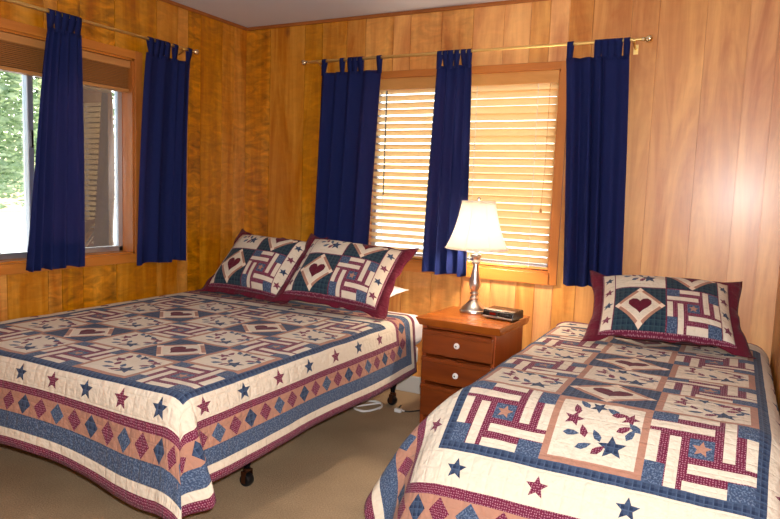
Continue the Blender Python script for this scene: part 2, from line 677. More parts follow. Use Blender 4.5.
# ------------------------------------------------------------------ curtain rods and curtains
def rod(label, loc, rz, L, brackets):
    root = empty('curtain_rod', loc, rz)
    tag(root, label, 'curtain rod', 'brass curtain rods')
    bm = B()
    tube(bm, [(-L / 2, 0, 0), (.12, 0, 0)], .0095, 14)
    obj('outer_rod', bm, 'brass', root, smooth=True)
    bm = B()
    tube(bm, [(.119, 0, 0), (L / 2, 0, 0)], .008, 14)
    obj('inner_rod', bm, 'brass', root, smooth=True)
    for s in (-1, 1):
        bm = B()
        pr = [(.008, 0), (.012, .002), (.012, .012), (.008, .015), (.013, .019), (.0185, .028), (.02, .037), (.0175, .047), (.010, .054), (.002, .056)]
        lathe(bm, [(r, s * (L / 2 + z)) for r, z in pr], 20, axis='X')
        obj('finial', bm, 'brass_bright', root, smooth=True)
    for b in brackets:
        bm = B()
        tube(bm, [(b, .0795, -.035), (b, .03, -.03), (b, .0, -.012)], .005, 8)
        box(bm, b - .012, b + .012, .075, .0797, -.06, -.01)
        lathe(bm, [(.012, -.006), (.012, .006)], 14, (b, 0, -.004), 'X')
        obj('bracket', bm, 'brass', root, smooth=True)
    return root


RZ = 2.106
rod('brass curtain rod with ball ends across the window behind the lamp', (1.622, -.08, RZ), 0, 2.07, (-.95, .998))
rod('brass curtain rod with ball ends above the left window and outdoor view', (.08, -1.61, RZ), R(90), 2.0, (-.95, .93))


def curtain(label, loc, rz, top, bot, ztop, zbot, folds, tabs, amp=.02, seed=0, sag=.0):
    """panel in local coords: x along the rod, y out from the wall is -y; loc z = rod height"""
    r = random.Random(seed)
    root = empty('curtain', (loc[0], loc[1], loc[2]), rz)
    tag(root, label, 'curtain', 'navy tab-top curtains')
    nu, nv = 90, 40
    ph = [r.uniform(0, 6.28) for _ in range(4)]
    knots = [0]
    for k in range(folds):
        knots.append(knots[-1] + r.uniform(.6, 1.5))
    tot = knots[-1]

    def phase(u):
        x = u * tot
        for k in range(folds):
            if x <= knots[k + 1]:
                return k + (x - knots[k]) / (knots[k + 1] - knots[k])
        return folds
    vs, fs = [], []
    for j in range(nv + 1):
        v = j / nv
        z = ztop + (zbot - ztop) * v
        for i in range(nu + 1):
            u = i / nu
            tx = top[0] + (top[1] - top[0]) * u
            bx = bot[0] + (bot[1] - bot[0]) * u
            f = v ** .8
            x = tx + (bx - tx) * f
            p = phase(u) * 2 * PI
            a = amp * (.55 + .6 * v) * (1 + .35 * math.sin(ph[0] + 3 * u))
            y = -a * math.sin(p + .35 * math.sin(v * 3 + ph[1])) - .25 * a * math.sin(2 * p + ph[2] + v)
            x += .35 * a * math.cos(p * 1.0 + ph[3]) * math.sin(PI * u)
            y += -.006 * v * math.sin(2.2 * v + ph[1])
            zz = z + (.006 * math.sin(p * .5 + ph[2]) + .012 * (u - .5) * sag) * v
            vs.append((x, y, zz))
    for j in range(nv):
        for i in range(nu):
            a = j * (nu + 1) + i
            fs.append((a, a + 1, a + nu + 2, a + nu + 1))
    me = bpy.data.meshes.new('panel')
    me.from_pydata(vs, [], fs)
    o = link('panel', me, 'navy', root, True)
    md = o.modifiers.new('thick', 'SOLIDIFY')
    md.thickness = .0016
    md.offset = 0
    # hem band along the bottom, a doubled strip
    hv, hf = [], []
    rows = nv - 4
    for side in (0, 1):
        for j in (rows, rows + 2, nv):
            for i in range(nu + 1):
                x, y, z = vs[j * (nu + 1) + i]
                hv.append((x, y - .0018 if side == 0 else y + .0018, z))
    for side in (0, 1):
        for j in range(2):
            for i in range(nu):
                a = side * 3 * (nu + 1) + j * (nu + 1) + i
                hf.append((a, a + 1, a + nu + 2, a + nu + 1))
    me = bpy.data.meshes.new('hem')
    me.from_pydata(hv, [], hf)
    link('hem', me, 'navy', root, True)
    # tabs looped over the rod
    rr = .0125
    for (c, w) in tabs:
        u = (c - top[0]) / (top[1] - top[0])
        i = min(nu, max(0, int(u * nu)))
        y0 = vs[i][1]
        path = [(y0 - .0015, ztop - .018), (y0 - .001, ztop), (-rr * .75 + y0 * .3, -.03), (-rr, -.004)]
        for k in range(9):
            a = PI - PI * k / 8
            path.append((rr * math.cos(a), rr * math.sin(a)))
        path += [(rr, -.004), (rr * .75 + y0 * .3, -.03), (y0 + .002, ztop), (y0 + .002, ztop - .018)]
        path = [(a, b) for a, b in path]
        bm = B()
        A = [bm.verts.new((c - w / 2, a, b)) for a, b in path]
        C = [bm.verts.new((c + w / 2, a, b)) for a, b in path]
        for q in range(len(path) - 1):
            bm.faces.new((A[q], A[q + 1], C[q + 1], C[q]))
        t = obj('tab', bm, 'navy', root, smooth=True, sharp=80)
        md = t.modifiers.new('thick', 'SOLIDIFY')
        md.thickness = .002
        md.offset = 0
    return root


# back window: local x = world x - loc.x
def cur_back(label, top, bot, zb, folds, tabs, amp, seed, sag=0):
    cx = (top[0] + top[1]) / 2
    curtain(label, (cx, -.08, RZ), 0, (top[0] - cx, top[1] - cx), (bot[0] - cx, bot[1] - cx), -.075, zb - RZ, folds,
            [(t - cx, w) for t, w in tabs], amp, seed, sag)


cur_back('wide navy curtain on the back wall above the pillow with the big ruffle', (.695, 1.135), (.67, 1.085), .872, 4,
         [(.715, .03), (.85, .03), (.91, .03), (.945, .035), (.985, .035), (1.12, .03)], .016, 1)
cur_back('narrow navy curtain hanging between the two blind sections behind the lampshade', (1.515, 1.73), (1.475, 1.76), .797, 4,
         [(1.53, .03), (1.565, .03), (1.60, .035), (1.64, .03), (1.68, .03), (1.715, .025)], .022, 2)
cur_back('navy curtain right of the blind, hem touching the single bed pillow', (2.275, 2.60), (2.335, 2.645), .805, 4,
         [(2.295, .032), (2.44, .035), (2.475, .035), (2.51, .035), (2.545, .035), (2.585, .03)], .02, 3, .5)


def cur_left(label, top, bot, zb, folds, tabs, amp, seed):
    cy = (top[0] + top[1]) / 2
    curtain(label, (.08, cy, RZ), R(90), (top[0] - cy, top[1] - cy), (bot[0] - cy, bot[1] - cy), -.075, zb - RZ, folds,
            [(t - cy, w) for t, w in tabs], amp, seed)


cur_left('navy curtain hanging in front of the outdoor view in the left window', (-1.585, -1.395), (-1.72, -1.39), .828, 5,
         [(-1.565, .03), (-1.53, .03), (-1.49, .035), (-1.45, .035), (-1.415, .03)], .02, 4)
cur_left('navy curtain left of the room corner on the window side wall', (-.965, -.62), (-1.05, -.665), .805, 4,
         [(-.94, .035), (-.89, .035), (-.855, .035), (-.815, .035), (-.75, .03), (-.635, .03)], .018, 5)


# ------------------------------------------------------------------ patchwork cloth
def star(cx, cy, r, rot=0.0, k=.45):
    return [(cx + (r if i % 2 == 0 else r * k) * math.sin(rot + i * PI / 5), cy + (r if i % 2 == 0 else r * k) * math.cos(rot + i * PI / 5)) for i in range(10)]


def rect(u0, u1, v0, v1):
    return [(u0, v0), (u1, v0), (u1, v1), (u0, v1)]


def leaf(cx, cy, l, w, a):
    pts = [(-l, 0), (-l * .4, w), (l * .3, w * .8), (l, 0), (l * .3, -w * .8), (-l * .4, -w)]
    c, s = math.cos(a), math.sin(a)
    return [(cx + x * c - y * s, cy + x * s + y * c) for x, y in pts]


def heart(cx, cy, s):
    pts = []
    for k in range(18):
        t = 2 * PI * k / 18
        pts.append((cx + s * .062 * 16 * math.sin(t) ** 3, cy + s * .062 * (13 * math.cos(t) - 5 * math.cos(2 * t) - 2 * math.cos(3 * t) - math.cos(4 * t))))
    return pts


def block_wreath(i):
    S = [('tan', rect(0, 1, 0, 1)), ('cream', rect(.075, .925, .075, .925))]
    S += [('maroon_dot', star(.24, .60, .115, .2)), ('navy_plaid', star(.68, .30, .15, -.1)),
          ('navy_plaid', star(.46, .84, .10, .5)), ('maroon_dot', star(.80, .72, .10, .3))]
    for cx, cy, a, m in ((.25, .76, 1.9, 'maroon_dot'), (.31, .87, 2.3, 'blue_print'), (.25, .40, .1, 'blue_print'), (.37, .45, 1.9, 'maroon_dot'),
                         (.40, .26, .5, 'blue_print'), (.51, .42, 2.1, 'blue_print'), (.55, .24, .8, 'maroon_dot'), (.83, .50, 1.2, 'blue_print'),
                         (.76, .56, .6, 'maroon_dot'), (.86, .60, 2.4, 'blue_print'), (.62, .80, 2.6, 'blue_print'), (.69, .76, .2, 'maroon_dot')):
        S.append((m, leaf(cx, cy, .088, .040, a)))
    return S


def block_bars(i):
    S = [('maroon_dot', rect(0, 1, 0, 1))]
    arm = [('cream', rect(.36, .75, .0, .108)), ('blue_print', rect(.75, 1, 0, .19)), ('cream', rect(.395, 1, .20, .308))]
    for q in range(4):
        for m, p in arm:
            pp = []
            for x, y in p:
                for _ in range(q):
                    x, y = 1 - y, x
                pp.append((x, y))
            S.append((m, pp))
    S += [('blue_print', rect(.385, .615, .385, .615)), ('tan', star(.5, .5, .095, .1))]
    return S


def block_heart(i, bg='dark_plaid'):
    def dia(r, c=0):
        return [(.5 + r, .5), (.5, .5 + r), (.5 - r, .5), (.5, .5 - r)]
    S = [(bg, rect(0, 1, 0, 1)), ('tan', dia(.495)), ('pale', dia(.405)), ('cream', dia(.375))]
    for a in range(4):
        cx, cy = .5 + .42 * math.cos(a * PI / 2), .5 + .42 * math.sin(a * PI / 2)
        S.append(('pale', [(cx + .07 * math.cos(b * PI / 2), cy + .07 * math.sin(b * PI / 2)) for b in range(4)]))
    S.append(('maroon_plain', heart(.5, .51, .235)))
    return S


def place(S, u0, u1, v0, v1):
    return [(m, [(u0 + x * (u1 - u0), v0 + y * (v1 - v0)) for x, y in p]) for m, p in S]


def inside(x, y, poly):
    c = False
    n = len(poly)
    j = n - 1
    for i in range(n):
        xi, yi = poly[i]
        xj, yj = poly[j]
        if (yi > y) != (yj > y) and x < (xj - xi) * (y - yi) / (yj - yi) + xi:
            c = not c
        j = i
    return c


def patchwork(name, ext, shapes, step, deform, parent=None, base='cream', thick=.010, uvoff=(0, 0), mats=FAB):
    u0, u1, v0, v1 = ext
    vs, es = [], []
    nu, nv = max(2, round((u1 - u0) / step)), max(2, round((v1 - v0) / step))
    for j in range(nv + 1):
        for i in range(nu + 1):
            du = dv = 0
            if 0 < i < nu and 0 < j < nv:
                du = ((i * 7 + j * 3) % 5 - 2) * step * .03
                dv = ((i * 3 + j * 5) % 7 - 3) * step * .03
            vs.append(Vector((u0 + (u1 - u0) * i / nu + du, v0 + (v1 - v0) * j / nv + dv)))
    for m, p in shapes:
        o = len(vs)
        n = len(p)
        q = []
        for k in range(n):
            a, b = p[k], p[(k + 1) % n]
            L = math.hypot(b[0] - a[0], b[1] - a[1])
            parts = max(1, int(L / (step * 1.0)))
            for t in range(parts):
                q.append((min(u1, max(u0, a[0] + (b[0] - a[0]) * t / parts)), min(v1, max(v0, a[1] + (b[1] - a[1]) * t / parts))))
        vs += [Vector(x) for x in q]
        es += [(o + k, o + (k + 1) % len(q)) for k in range(len(q))]
    V, E_, F, _, _, _ = delaunay_2d_cdt(vs, es, [], 0, 1e-5)
    cell = .12
    buck = {}
    for idx, (m, p) in enumerate(shapes):
        xs = [a for a, b in p]
        ys = [b for a, b in p]
        for bx in range(int((min(xs) - u0) / cell) - 1, int((max(xs) - u0) / cell) + 2):
            for by in range(int((min(ys) - v0) / cell) - 1, int((max(ys) - v0) / cell) + 2):
                buck.setdefault((bx, by), []).append((idx, min(xs), max(xs), min(ys), max(ys)))
    mi = []
    for f in F:
        cx = sum(V[i].x for i in f) / len(f)
        cy = sum(V[i].y for i in f) / len(f)
        m = base
        for idx, xa, xb, ya, yb in reversed(buck.get((int((cx - u0) / cell), int((cy - v0) / cell)), [])):
            if xa <= cx <= xb and ya <= cy <= yb and inside(cx, cy, shapes[idx][1]):
                m = shapes[idx][0]
                break
        mi.append(FI[m])
    me = bpy.data.meshes.new(name)
    me.from_pydata([deform(v.x, v.y) for v in V], [], [tuple(f) for f in F])
    uvl = me.uv_layers.new(name='UVMap')
    for p in me.polygons:
        p.material_index = mi[p.index]
        for li in p.loop_indices:
            v = V[me.loops[li].vertex_index]
            uvl.data[li].uv = (v.x + uvoff[0], v.y + uvoff[1])
    o = link(name, me, mats, parent, True)
    if thick:
        md = o.modifiers.new('batting', 'SOLIDIFY')
        md.thickness = thick
        md.offset = -1
        md.use_even_offset = False
    return o


# border strips from the blocks outward
BW = [('navy_plaid', .029), ('cream', .088), ('maroon_dot', .029), ('tan', .078), ('blue_print', .062), ('cream', .032), ('maroon_dot', .032)]
BT = sum(w for _, w in BW)
BW2 = [(m, w * f) for (m, w), f in zip(BW, (1.2, 1.35, 1.2, 1.25, 1.3, 1.3, 1.2))]
BT2 = sum(w for _, w in BW2)


def quilt_shapes(xs, ys, heart_bg='navy_plaid', bw=BW):
    """xs, ys: block boundaries; v=ys[0] is the foot edge"""
    S = []
    rects = []
    g = 0
    for m, w in bw:
        g += w
        rects.append((m, rect(xs[0] - g, xs[-1] + g, ys[0] - g, ys[-1] + g), g - w, g))
    S += [(m, p) for m, p, _, _ in rects[::-1]]
    for j in range(len(ys) - 1):
        for i in range(len(xs) - 1):
            if (i + j) % 2:
                b = block_wreath(0)
            elif j % 2:
                b = block_heart(0, heart_bg)
            else:
                b = block_bars(0)
            S += place(b, xs[i], xs[i + 1], ys[j], ys[j + 1])
    # stars and diamonds on the border
    cs = (rects[1][2] + rects[1][3]) / 2
    ts0, ts1 = rects[3][2], rects[3][3]
    sr = .036
    tm, th = (ts0 + ts1) / 2, (ts1 - ts0) / 2 * .96
    W, Hh = xs[-1] - xs[0], ys[-1] - ys[0]
    sides = [((xs[0], ys[0]), (1, 0), (0, -1), W), ((xs[-1], ys[0]), (0, 1), (1, 0), Hh), ((xs[-1], ys[-1]), (-1, 0), (0, 1), W), ((xs[0], ys[-1]), (0, -1), (-1, 0), Hh)]
    dm = ['maroon_dot', 'navy_plaid', 'maroon_dot', 'blue_print']
    for (ox, oy), (dx, dy), (nx, ny), L in sides:
        wide = rects[1][3] - rects[1][2] > .1
        n = round((L - .12) / (.23 if wide else .195))
        for k in range(n + 1):
            t = .06 + (L - .12) * k / n
            par = {(1, 0): (k if wide else n - k), (0, 1): k + 1, (-1, 0): n - k, (0, -1): n - k + 1}[(dx, dy)]
            cx, cy = ox + dx * t + nx * cs, oy + dy * t + ny * cs
            S.append((('navy_plaid' if par % 2 == 0 else 'maroon_dot'), star(cx, cy, sr, math.atan2(nx, ny) + PI, .45)))
        n = round((L + 2 * ts0) / (1.12 * (ts1 - ts0)))
        for k in range(n + 1):
            t = -ts0 + (L + 2 * ts0) * k / n
            cx, cy = ox + dx * t + nx * tm, oy + dy * t + ny * tm
            S.append((dm[k % 4], [(cx + dx * th * .93, cy + dy * th * .93), (cx + nx * th, cy + ny * th), (cx - dx * th * .93, cy - dy * th * .93), (cx - nx * th, cy - ny * th)]))
    return S


def make_profile(pts, smax=1.2, n=240):
    """pts: list (s, slope deg). Returns (out(s), down(s)) by integration"""
    tab = [(0.0, 0.0)]
    ds = smax / n
    for k in range(n):
        s = (k + .5) * ds
        for (s0, a0), (s1, a1) in zip(pts, pts[1:]):
            if s0 <= s <= s1:
                a = a0 + (a1 - a0) * (s - s0) / (s1 - s0)
                break
        else:
            a = pts[-1][1]
        o, d = tab[-1]
        tab.append((o + ds * math.cos(R(a)), d + ds * math.sin(R(a))))

    def ev(s):
        x = min(max(s / ds, 0), n - .001)
        i = int(x)
        t = x - i
        return tab[i][0] + (tab[i + 1][0] - tab[i][0]) * t, tab[i][1] + (tab[i + 1][1] - tab[i][1]) * t
    return ev


def smooth01(t):
    t = min(1, max(0, t))
    return t * t * (3 - 2 * t)


# ------------------------------------------------------------------ double bed
def caster_leg(bmn, root, x, y, z_top):
    bm = B()
    # angled steel leg tapering to the caster
    poly_prism(bm, [(-.028, z_top), (.05, z_top), (.012, .075), (-.012, .075)], -.003, .003, 'XZ')
    poly_prism(bm, [(-.022, z_top), (.022, z_top), (.010, .075), (-.010, .075)], -.003, .003, 'YZ')
    lg = obj('leg', bm, 'black_metal', root, loc=(x, y, 0))
    bm = B()
    lathe(bm, [(.014, .068), (.016, .074), (.016, .080), (.010, .082)], 16)
    for s in (-1, 1):
        box(bm, -.011, .011, s * .024 - .002, s * .024 + .002, .02, .072)
    box(bm, -.011, .011, -.024, .024, .066, .071)
    obj('caster_fork', bm, 'copper', lg)
    bm = B()
    lathe(bm, [(.012, -.019), (.024, -.019), (.028, -.013), (.0295, 0), (.028, .013), (.024, .019), (.012, .019)], 20, (0, 0, .0295), 'Y')
    obj('caster_wheel', bm, 'rubber', lg, smooth=True)
    return lg


def mattress(name, root, x0, x1, y0, y1, z0, z1, mat, rad):
    bm = B()
    box(bm, x0, x1, y0, y1, z0, z1)
    return obj(name, bm, mat, root, bevel=rad, seg=5)


MX0, MX1, MY0, MY1 = .085, 1.61, -2.21, -.30
bed = empty('bed', (.85, -1.25, 0))
tag(bed, 'double bed with white mattress on a black steel frame, left of the nightstand', 'bed', 'beds in the room')


def loc_(b, x, y, z):
    return (x - b.location.x, y - b.location.y, z)


bx, by = bed.location.x, bed.location.y
mt = mattress('mattress', bed, MX0 - bx, MX1 - bx, MY0 - by, MY1 - by, .40, .580, 'sheet', .055)
mattress('box_spring', bed, MX0 + .02 - bx, MX1 - .03 - bx, MY0 + .03 - by, MY1 - .005 - by, .28, .398, 'ticking', .03)
for xx in (MX0 + .05, MX1 - .125):
    bm = B()
    box(bm, xx - bx, xx + .04 - bx, MY0 + .05 - by, MY1 - .0 - by, .236, .278)
    obj('side_rail', bm, 'black_metal', bed)
for yy in (-1.62, -.42):
    bm = B()
    box(bm, MX0 + .06 - bx, MX1 - .13 - bx, yy - by, yy + .035 - by, .235, .272)
    obj('cross_rail', bm, 'black_metal', bed)
for xx, yy in ((1.385, -1.605), (.33, -1.605), (1.41, -.30), (.33, -.40)):
    caster_leg(None, bed, xx - bx, yy - by, .237)

SX, SY = .28, .27
BX1, BY0 = 1.594, -2.183
lxs = [BX1 - SX * (5 - k) for k in range(6)]
lys = [BY0 + SY * k for k in range(6)]
prof_l = make_profile([(0, 0), (.012, 0), (.085, 82), (.16, 86), (1.2, 87)])
IX0, IX1, IY0 = MX0 + .045, MX1 - .048, MY0 + .048
ZL = .603


PLEAT = [(0, 0, 0, 0), (.22, .02, .12, -.02), (.40, .06, .27, -.04), (.44, .04, .23, -.05), (.54, -.09, .13, -.06), (.62, -.06, .10, -.06),
         (.76, .20, .22, .0), (.82, .22, .20, .0), (.90, .12, .05, .0), (1, 0, 0, 0)]


def pleat(f):
    for i in range(len(PLEAT) - 1):
        if PLEAT[i][0] <= f <= PLEAT[i + 1][0]:
            p0, p1, p2, p3 = PLEAT[max(i - 1, 0)], PLEAT[i], PLEAT[i + 1], PLEAT[min(i + 2, len(PLEAT) - 1)]
            t = (f - p1[0]) / (p2[0] - p1[0])
            t2 = t * t * (3 - 2 * t)
            return tuple(p1[c] + (p2[c] - p1[c]) * (.5 * t + .5 * t2) for c in (1, 2, 3))
    return (0, 0, 0)


def drape_left(u, v):
    a = 0
    sx = 0
    if u > IX1:
        a, sx = u - IX1, 1
    elif u < IX0:
        a, sx = IX0 - u, -1
    b = max(0, IY0 - v)
    cxx = IX1 if sx > 0 else (IX0 if sx < 0 else u)
    cyy = IY0 if b > 0 else v
    rho = math.hypot(a, b)
    puff = .004 * noise.noise((u * 7, v * 7, .3)) + .001 * noise.noise((u * 22, v * 22, 2))
    if rho < 1e-9:
        return (u, v, ZL + puff)
    th = math.atan2(b, a)   # 0 side .. 90 foot
    o, d = prof_l(rho)
    if a > 0 and sx > 0:
        d *= 1 - .07 * math.cos(th) ** 2
    k = max(0, rho - .09)
    et = er = 0.0
    if a > 0 and b > 0 and sx > 0:
        et, er, ed = pleat(1 - th / (PI / 2))
        et, er = et * k, er * k
        d += ed * k
    if sx < 0:
        o = min(o, .075)
    # soft waves of the hanging part
    along = v if (a > 0 and b == 0) else u
    fade = 1.0
    if b > 0:
        o += k * .07 * (1 + math.sin(along * 7.5 + 2.2)) * (1 if a == 0 else max(0, math.sin(th)) ** 4)
        d += k * .16 * smooth01((u - .7) / .7) * smooth01(th / 1.57)
        d += k * .05 * math.sin(along * 6.2 - 1.0) * (1 if a == 0 else max(0, math.sin(th)) ** 4)
    if a > 0 and sx > 0:
        o += k * .04 * (1 + math.sin(v * 6.0 + .8)) * (1 if b == 0 else max(0, math.cos(th)) ** 4)
    ca, sa = math.cos(th), math.sin(th)
    ox, oy = o * ca * sx, -o * sa
    ox += (et + er) * .7071
    oy += (et - er) * .7071
    nrm = puff
    return (cxx + ox + (nrm * ca * sx if d > .03 else 0), cyy + oy - (nrm * sa if d > .03 else 0), ZL - d + (puff if d < .03 else 0))


q1 = patchwork('quilt', (lxs[0] - BT, lxs[-1] + BT, lys[0] - BT, lys[-1] + BT), quilt_shapes(lxs, lys), .019, drape_left)
tag(q1, 'patchwork star and heart quilt spread over the double bed at left', 'quilt', 'patchwork quilts')

# ------------------------------------------------------------------ single bed
NX0, NX1, NY0, NY1 = 2.33, 3.315, -1.46, -.07
bed2 = empty('bed', (2.8, -.9, 0))
tag(bed2, 'single bed right of the nightstand, covered by the nearer quilt', 'bed', 'beds in the room')
bx, by = bed2.location.x, bed2.location.y
mattress('mattress', bed2, NX0 - bx, NX1 - bx, NY0 - by, NY1 - by, .40, .580, 'sheet', .055)
mattress('box_spring', bed2, NX0 + .01 - bx, NX1 - .01 - bx, NY0 + .05 - by, NY1 - by, .22, .398, 'ticking', .02)
for xx in (NX0 + .08, NX1 - .1):
    for yy in (NY0 + .2, NY1 - .2):
        bm = B()
        lathe(bm, [(.022, 0), (.024, .02), (.018, .222)], 14)
        obj('leg', bm, 'black_metal', bed2, loc=(xx - bx, yy - by, 0))
rxs = [2.36, 2.668, 2.974, 3.276]
rys = [-1.782, -1.478, -1.235, -1.0, -.76, -.51, -.27]
prof_foot = make_profile([(0, 2), (.05, 16), (.14, 32), (.30, 36), (.40, 52), (.50, 66), (.7, 76), (1.2, 80)])
prof_side = make_profile([(0, 0), (.02, 4), (.10, 60), (.15, 80), (.4, 85), (1.2, 86)])
prof_diag = make_profile([(0, 2), (.06, 15), (.16, 35), (.30, 43), (.45, 55), (1.2, 68)])
prof_wall = make_profile([(0, 0), (.03, 6), (.12, 55), (.17, 84), (1.2, 89)])
JX0, JX1, JY0, JY1 = NX0 + .075, NX1 - .075, -1.475, NY1 - .04


def drape_right(u, v):
    a, sx = 0, 0
    if u > JX1:
        a, sx = u - JX1, 1
    elif u < JX0:
        a, sx = JX0 - u, -1
    b = 0
    sy = 0
    if v < JY0:
        b, sy = JY0 - v, -1
    elif v > JY1:
        b, sy = v - JY1, 1
    cxx = JX1 if sx > 0 else (JX0 if sx < 0 else u)
    cyy = JY0 if sy < 0 else (JY1 if sy > 0 else v)
    rho = math.hypot(a, b)
    crumple = smooth01((v + 1.5) / .2)
    puff = .004 * noise.noise((u * 6, v * 6, 5.3)) + crumple * .004 * noise.noise((u * 5, v * 30, 1.0)) + .0015 * noise.noise((u * 25, v * 25, 2))
    if rho < 1e-9:
        return (u, v, ZL + puff)
    th = math.atan2(b, a)
    if sy > 0:
        # tucked between the mattress and the wall
        o, d = prof_wall(rho)
        o = min(o, .09)
    elif sx > 0:
        w = smooth01(th / (PI / 2))
        o1, d1 = prof_wall(rho)
        o2, d2 = prof_foot(rho)
        o, d = o1 + (o2 - o1) * w, d1 + (d2 - d1) * w
    else:
        f = th / (PI / 2)
        o0, d0 = prof_side(rho)
        o1, d1 = prof_diag(rho)
        o2, d2 = prof_foot(rho)
        if f < .5:
            w = smooth01(f * 2)
            o, d = o0 + (o1 - o0) * w, d0 + (d1 - d0) * w
        else:
            w = smooth01(f * 2 - 1)
            o, d = o1 + (o2 - o1) * w, d1 + (d2 - d1) * w
        if a > 0 and b > 0:
            k = max(0, rho - .2)
            o -= k * .16 * math.exp(-((f - .62) / .12) ** 2)
        # the side swings outward towards the foot
        if b == 0 and a > 0:
            o += .30 * max(0, a - .08) * smooth01((JY0 + .45 - v) / .45)
    x = cxx + o * math.cos(th) * sx
    y = cyy + o * math.sin(th) * sy
    return (min(x, RW - .012), min(y, -.012), ZL - d + puff)


q2 = patchwork('quilt', (rxs[0] - BT2, rxs[-1] + BT2, rys[0] - BT2, rys[-1] + BT2 * .6), quilt_shapes(rxs, rys, 'navy_plaid', BW2), .02, drape_right)
tag(q2, 'patchwork star and heart quilt drooping over the foot of the single bed', 'quilt', 'patchwork quilts')


# ------------------------------------------------------------------ pillows
PW, PH = .58, .43    # printed face without the ruffle


def pillow_shapes():
    w, h = PW, PH
    S = [('maroon_dot', rect(0, w, 0, h))]
    sb = .055
    S += [('cream', rect(.006, sb, .012, h - .004)), ('cream', rect(w - sb, w - .006, .012, h - .004))]
    for k in range(4):
        for x in (sb * .53, w - sb * .53):
            S.append((('navy_plaid' if k % 2 else 'maroon_dot'), star(x, .06 + k * .095, .024, .15)))
    cw = (w - 2 * sb) / 2
    x0, x1, x2 = sb + .004, sb + cw, w - sb - .004
    yb, ym = .010, .010 + .25
    S += place(block_heart(0), x0, x1 - .003, yb, ym)
    S += place(block_bars(0), x1 + .003, x2, yb, ym)
    top = []
    hh = h - .004 - ym - .006

    def clip(S_, u0, u1):
        out = []
        k = .25
        for m, p in S_:
            q = [(u0 + x * (u1 - u0), ym + .006 + y * k) for x, y in p]
            if min(b for a, b in q) < h - .008:
                out.append((m, [(a, min(b, h - .006)) for a, b in q]))
        return out
    wr = [('cream', rect(0, 1, 0, 1))] + block_wreath(0)[2:]
    S += clip(wr, x0, x1 - .003)
    S += clip(block_heart(0), x1 + .003, x2)
    return S


def pillow(label, origin, ex, ey, seed, thick=.092, scale=1.0, low=.034):
    """origin = centre, ex = unit vector along width, ey = up the face"""
    ex = Vector(ex).normalized()
    ey = Vector(ey)
    ey = (ey - ex * ey.dot(ex)).normalized()
    ez = ex.cross(ey)
    root = empty('pillow', origin)
    M3 = Matrix((ex, ey, ez)).transposed()
    root.rotation_euler = M3.to_euler()
    tag(root, label, 'pillow', 'quilted pillows with maroon ruffles')

    def infl(u, v):
        a = 1 - abs(2 * u / PW - 1) ** 3.4
        b = 1 - abs(2 * v / PH - 1) ** 4.5
        return max(0, a * b) ** .62

    def pull(u, v):
        # corners stay long, sides are drawn in
        x, y = u - PW / 2, v - PH / 2
        x *= 1 - .035 * (1 - (2 * y / PH) ** 2)
        y *= 1 - .05 * (1 - (2 * x / PW) ** 2)
        return x, y

    Mw = Matrix.Translation(Vector(origin)) @ M3.to_4x4() @ Matrix.Scale(scale, 4)
    Mi = Mw.inverted()

    def rest(p, lim=ZL + .0125):
        # lower side flattens where it lies on the quilt
        w_ = Mw @ Vector(p)
        if w_.z < lim:
            w_.z = lim + .0
            return tuple(Mi @ w_)
        return p

    def front(u, v):
        x, y = pull(u, v)
        return rest((x, y, thick * infl(u, v) + .004 * noise.noise((u * 9, v * 9, seed)) * infl(u, v) + .003), ZL + .016)

    def back(u, v):
        x, y = pull(u, v)
        return rest((x, y, -thick * .8 * infl(u, v) - .003))
    root.scale = (scale,) * 3
    patchwork('sham_front', (0, PW, 0, PH), pillow_shapes(), .02, front, root, 'maroon_dot', 0, (seed, 0))
    o = patchwork('sham_back', (0, PW, 0, PH), [], .04, back, root, 'maroon_plain', 0)
    # ruffle strip all round
    per = []
    n = 44
    hn = 30
    for k in range(n):
        per.append((k / n * PW, 0, 0, -1))
    for k in range(hn):
        per.append((PW, k / hn * PH, 1, 0))
    for k in range(n):
        per.append((PW - k / n * PW, PH, 0, 1))
    for k in range(hn):
        per.append((0, PH - k / hn * PH, -1, 0))
    vs, fs = [], []
    L = len(per)
    rings = 5
    s = 0
    for i, (u, v, nx, ny) in enumerate(per):
        x, y = pull(u, v)
        dx, dy = x / (PW / 2), y / (PH / 2)
        m = max(abs(dx), abs(dy))
        # outward direction blends round the corners
        px, py = (abs(dx) / m) ** 8 * math.copysign(1, dx), (abs(dy) / m) ** 8 * math.copysign(1, dy)
        side = abs(px) ** 2
        wdt = (low if ny <= 0 else .014) * (1 - min(1, side)) + (.040 + .03 * abs(2 * y / PH) ** 2.5) * min(1, side)
        for k in range(rings):
            t = k / (rings - 1)
            wav = .009 * t * math.sin(i * .62 + seed + math.sin(i * .21)) + .006 * t * math.sin(i * .27 + seed * 2)
            vs.append(rest((x + px * wdt * t, y + py * wdt * t, wav + .001 - .02 * t * t * side), ZL + .0145))
    for i in range(L):
        j = (i + 1) % L
        for k in range(rings - 1):
            fs.append((i * rings + k, j * rings + k, j * rings + k + 1, i * rings + k + 1))
    me = bpy.data.meshes.new('ruffle')
    me.from_pydata(vs, [], fs)
    uvl = me.uv_layers.new(name='UVMap')
    for p in me.polygons:
        for li in p.loop_indices:
            v = vs[me.loops[li].vertex_index]
            uvl.data[li].uv = (v[0], v[1])
    r_ = link('ruffle', me, 'maroon_plain', root, True)
    md = r_.modifiers.new('thick', 'SOLIDIFY')
    md.thickness = .003
    md.offset = 0
    return root


def frame_from(bl, br, tl):
    bl, br, tl = Vector(bl), Vector(br), Vector(tl)
    ex = (br - bl)
    ey = tl - bl
    c = bl + ex / 2 + ey / 2
    return c, ex, ey


def lift(c, ex, ey, d):
    ez = Vector(ex).cross(Vector(ey)).normalized()
    return c + ez * d


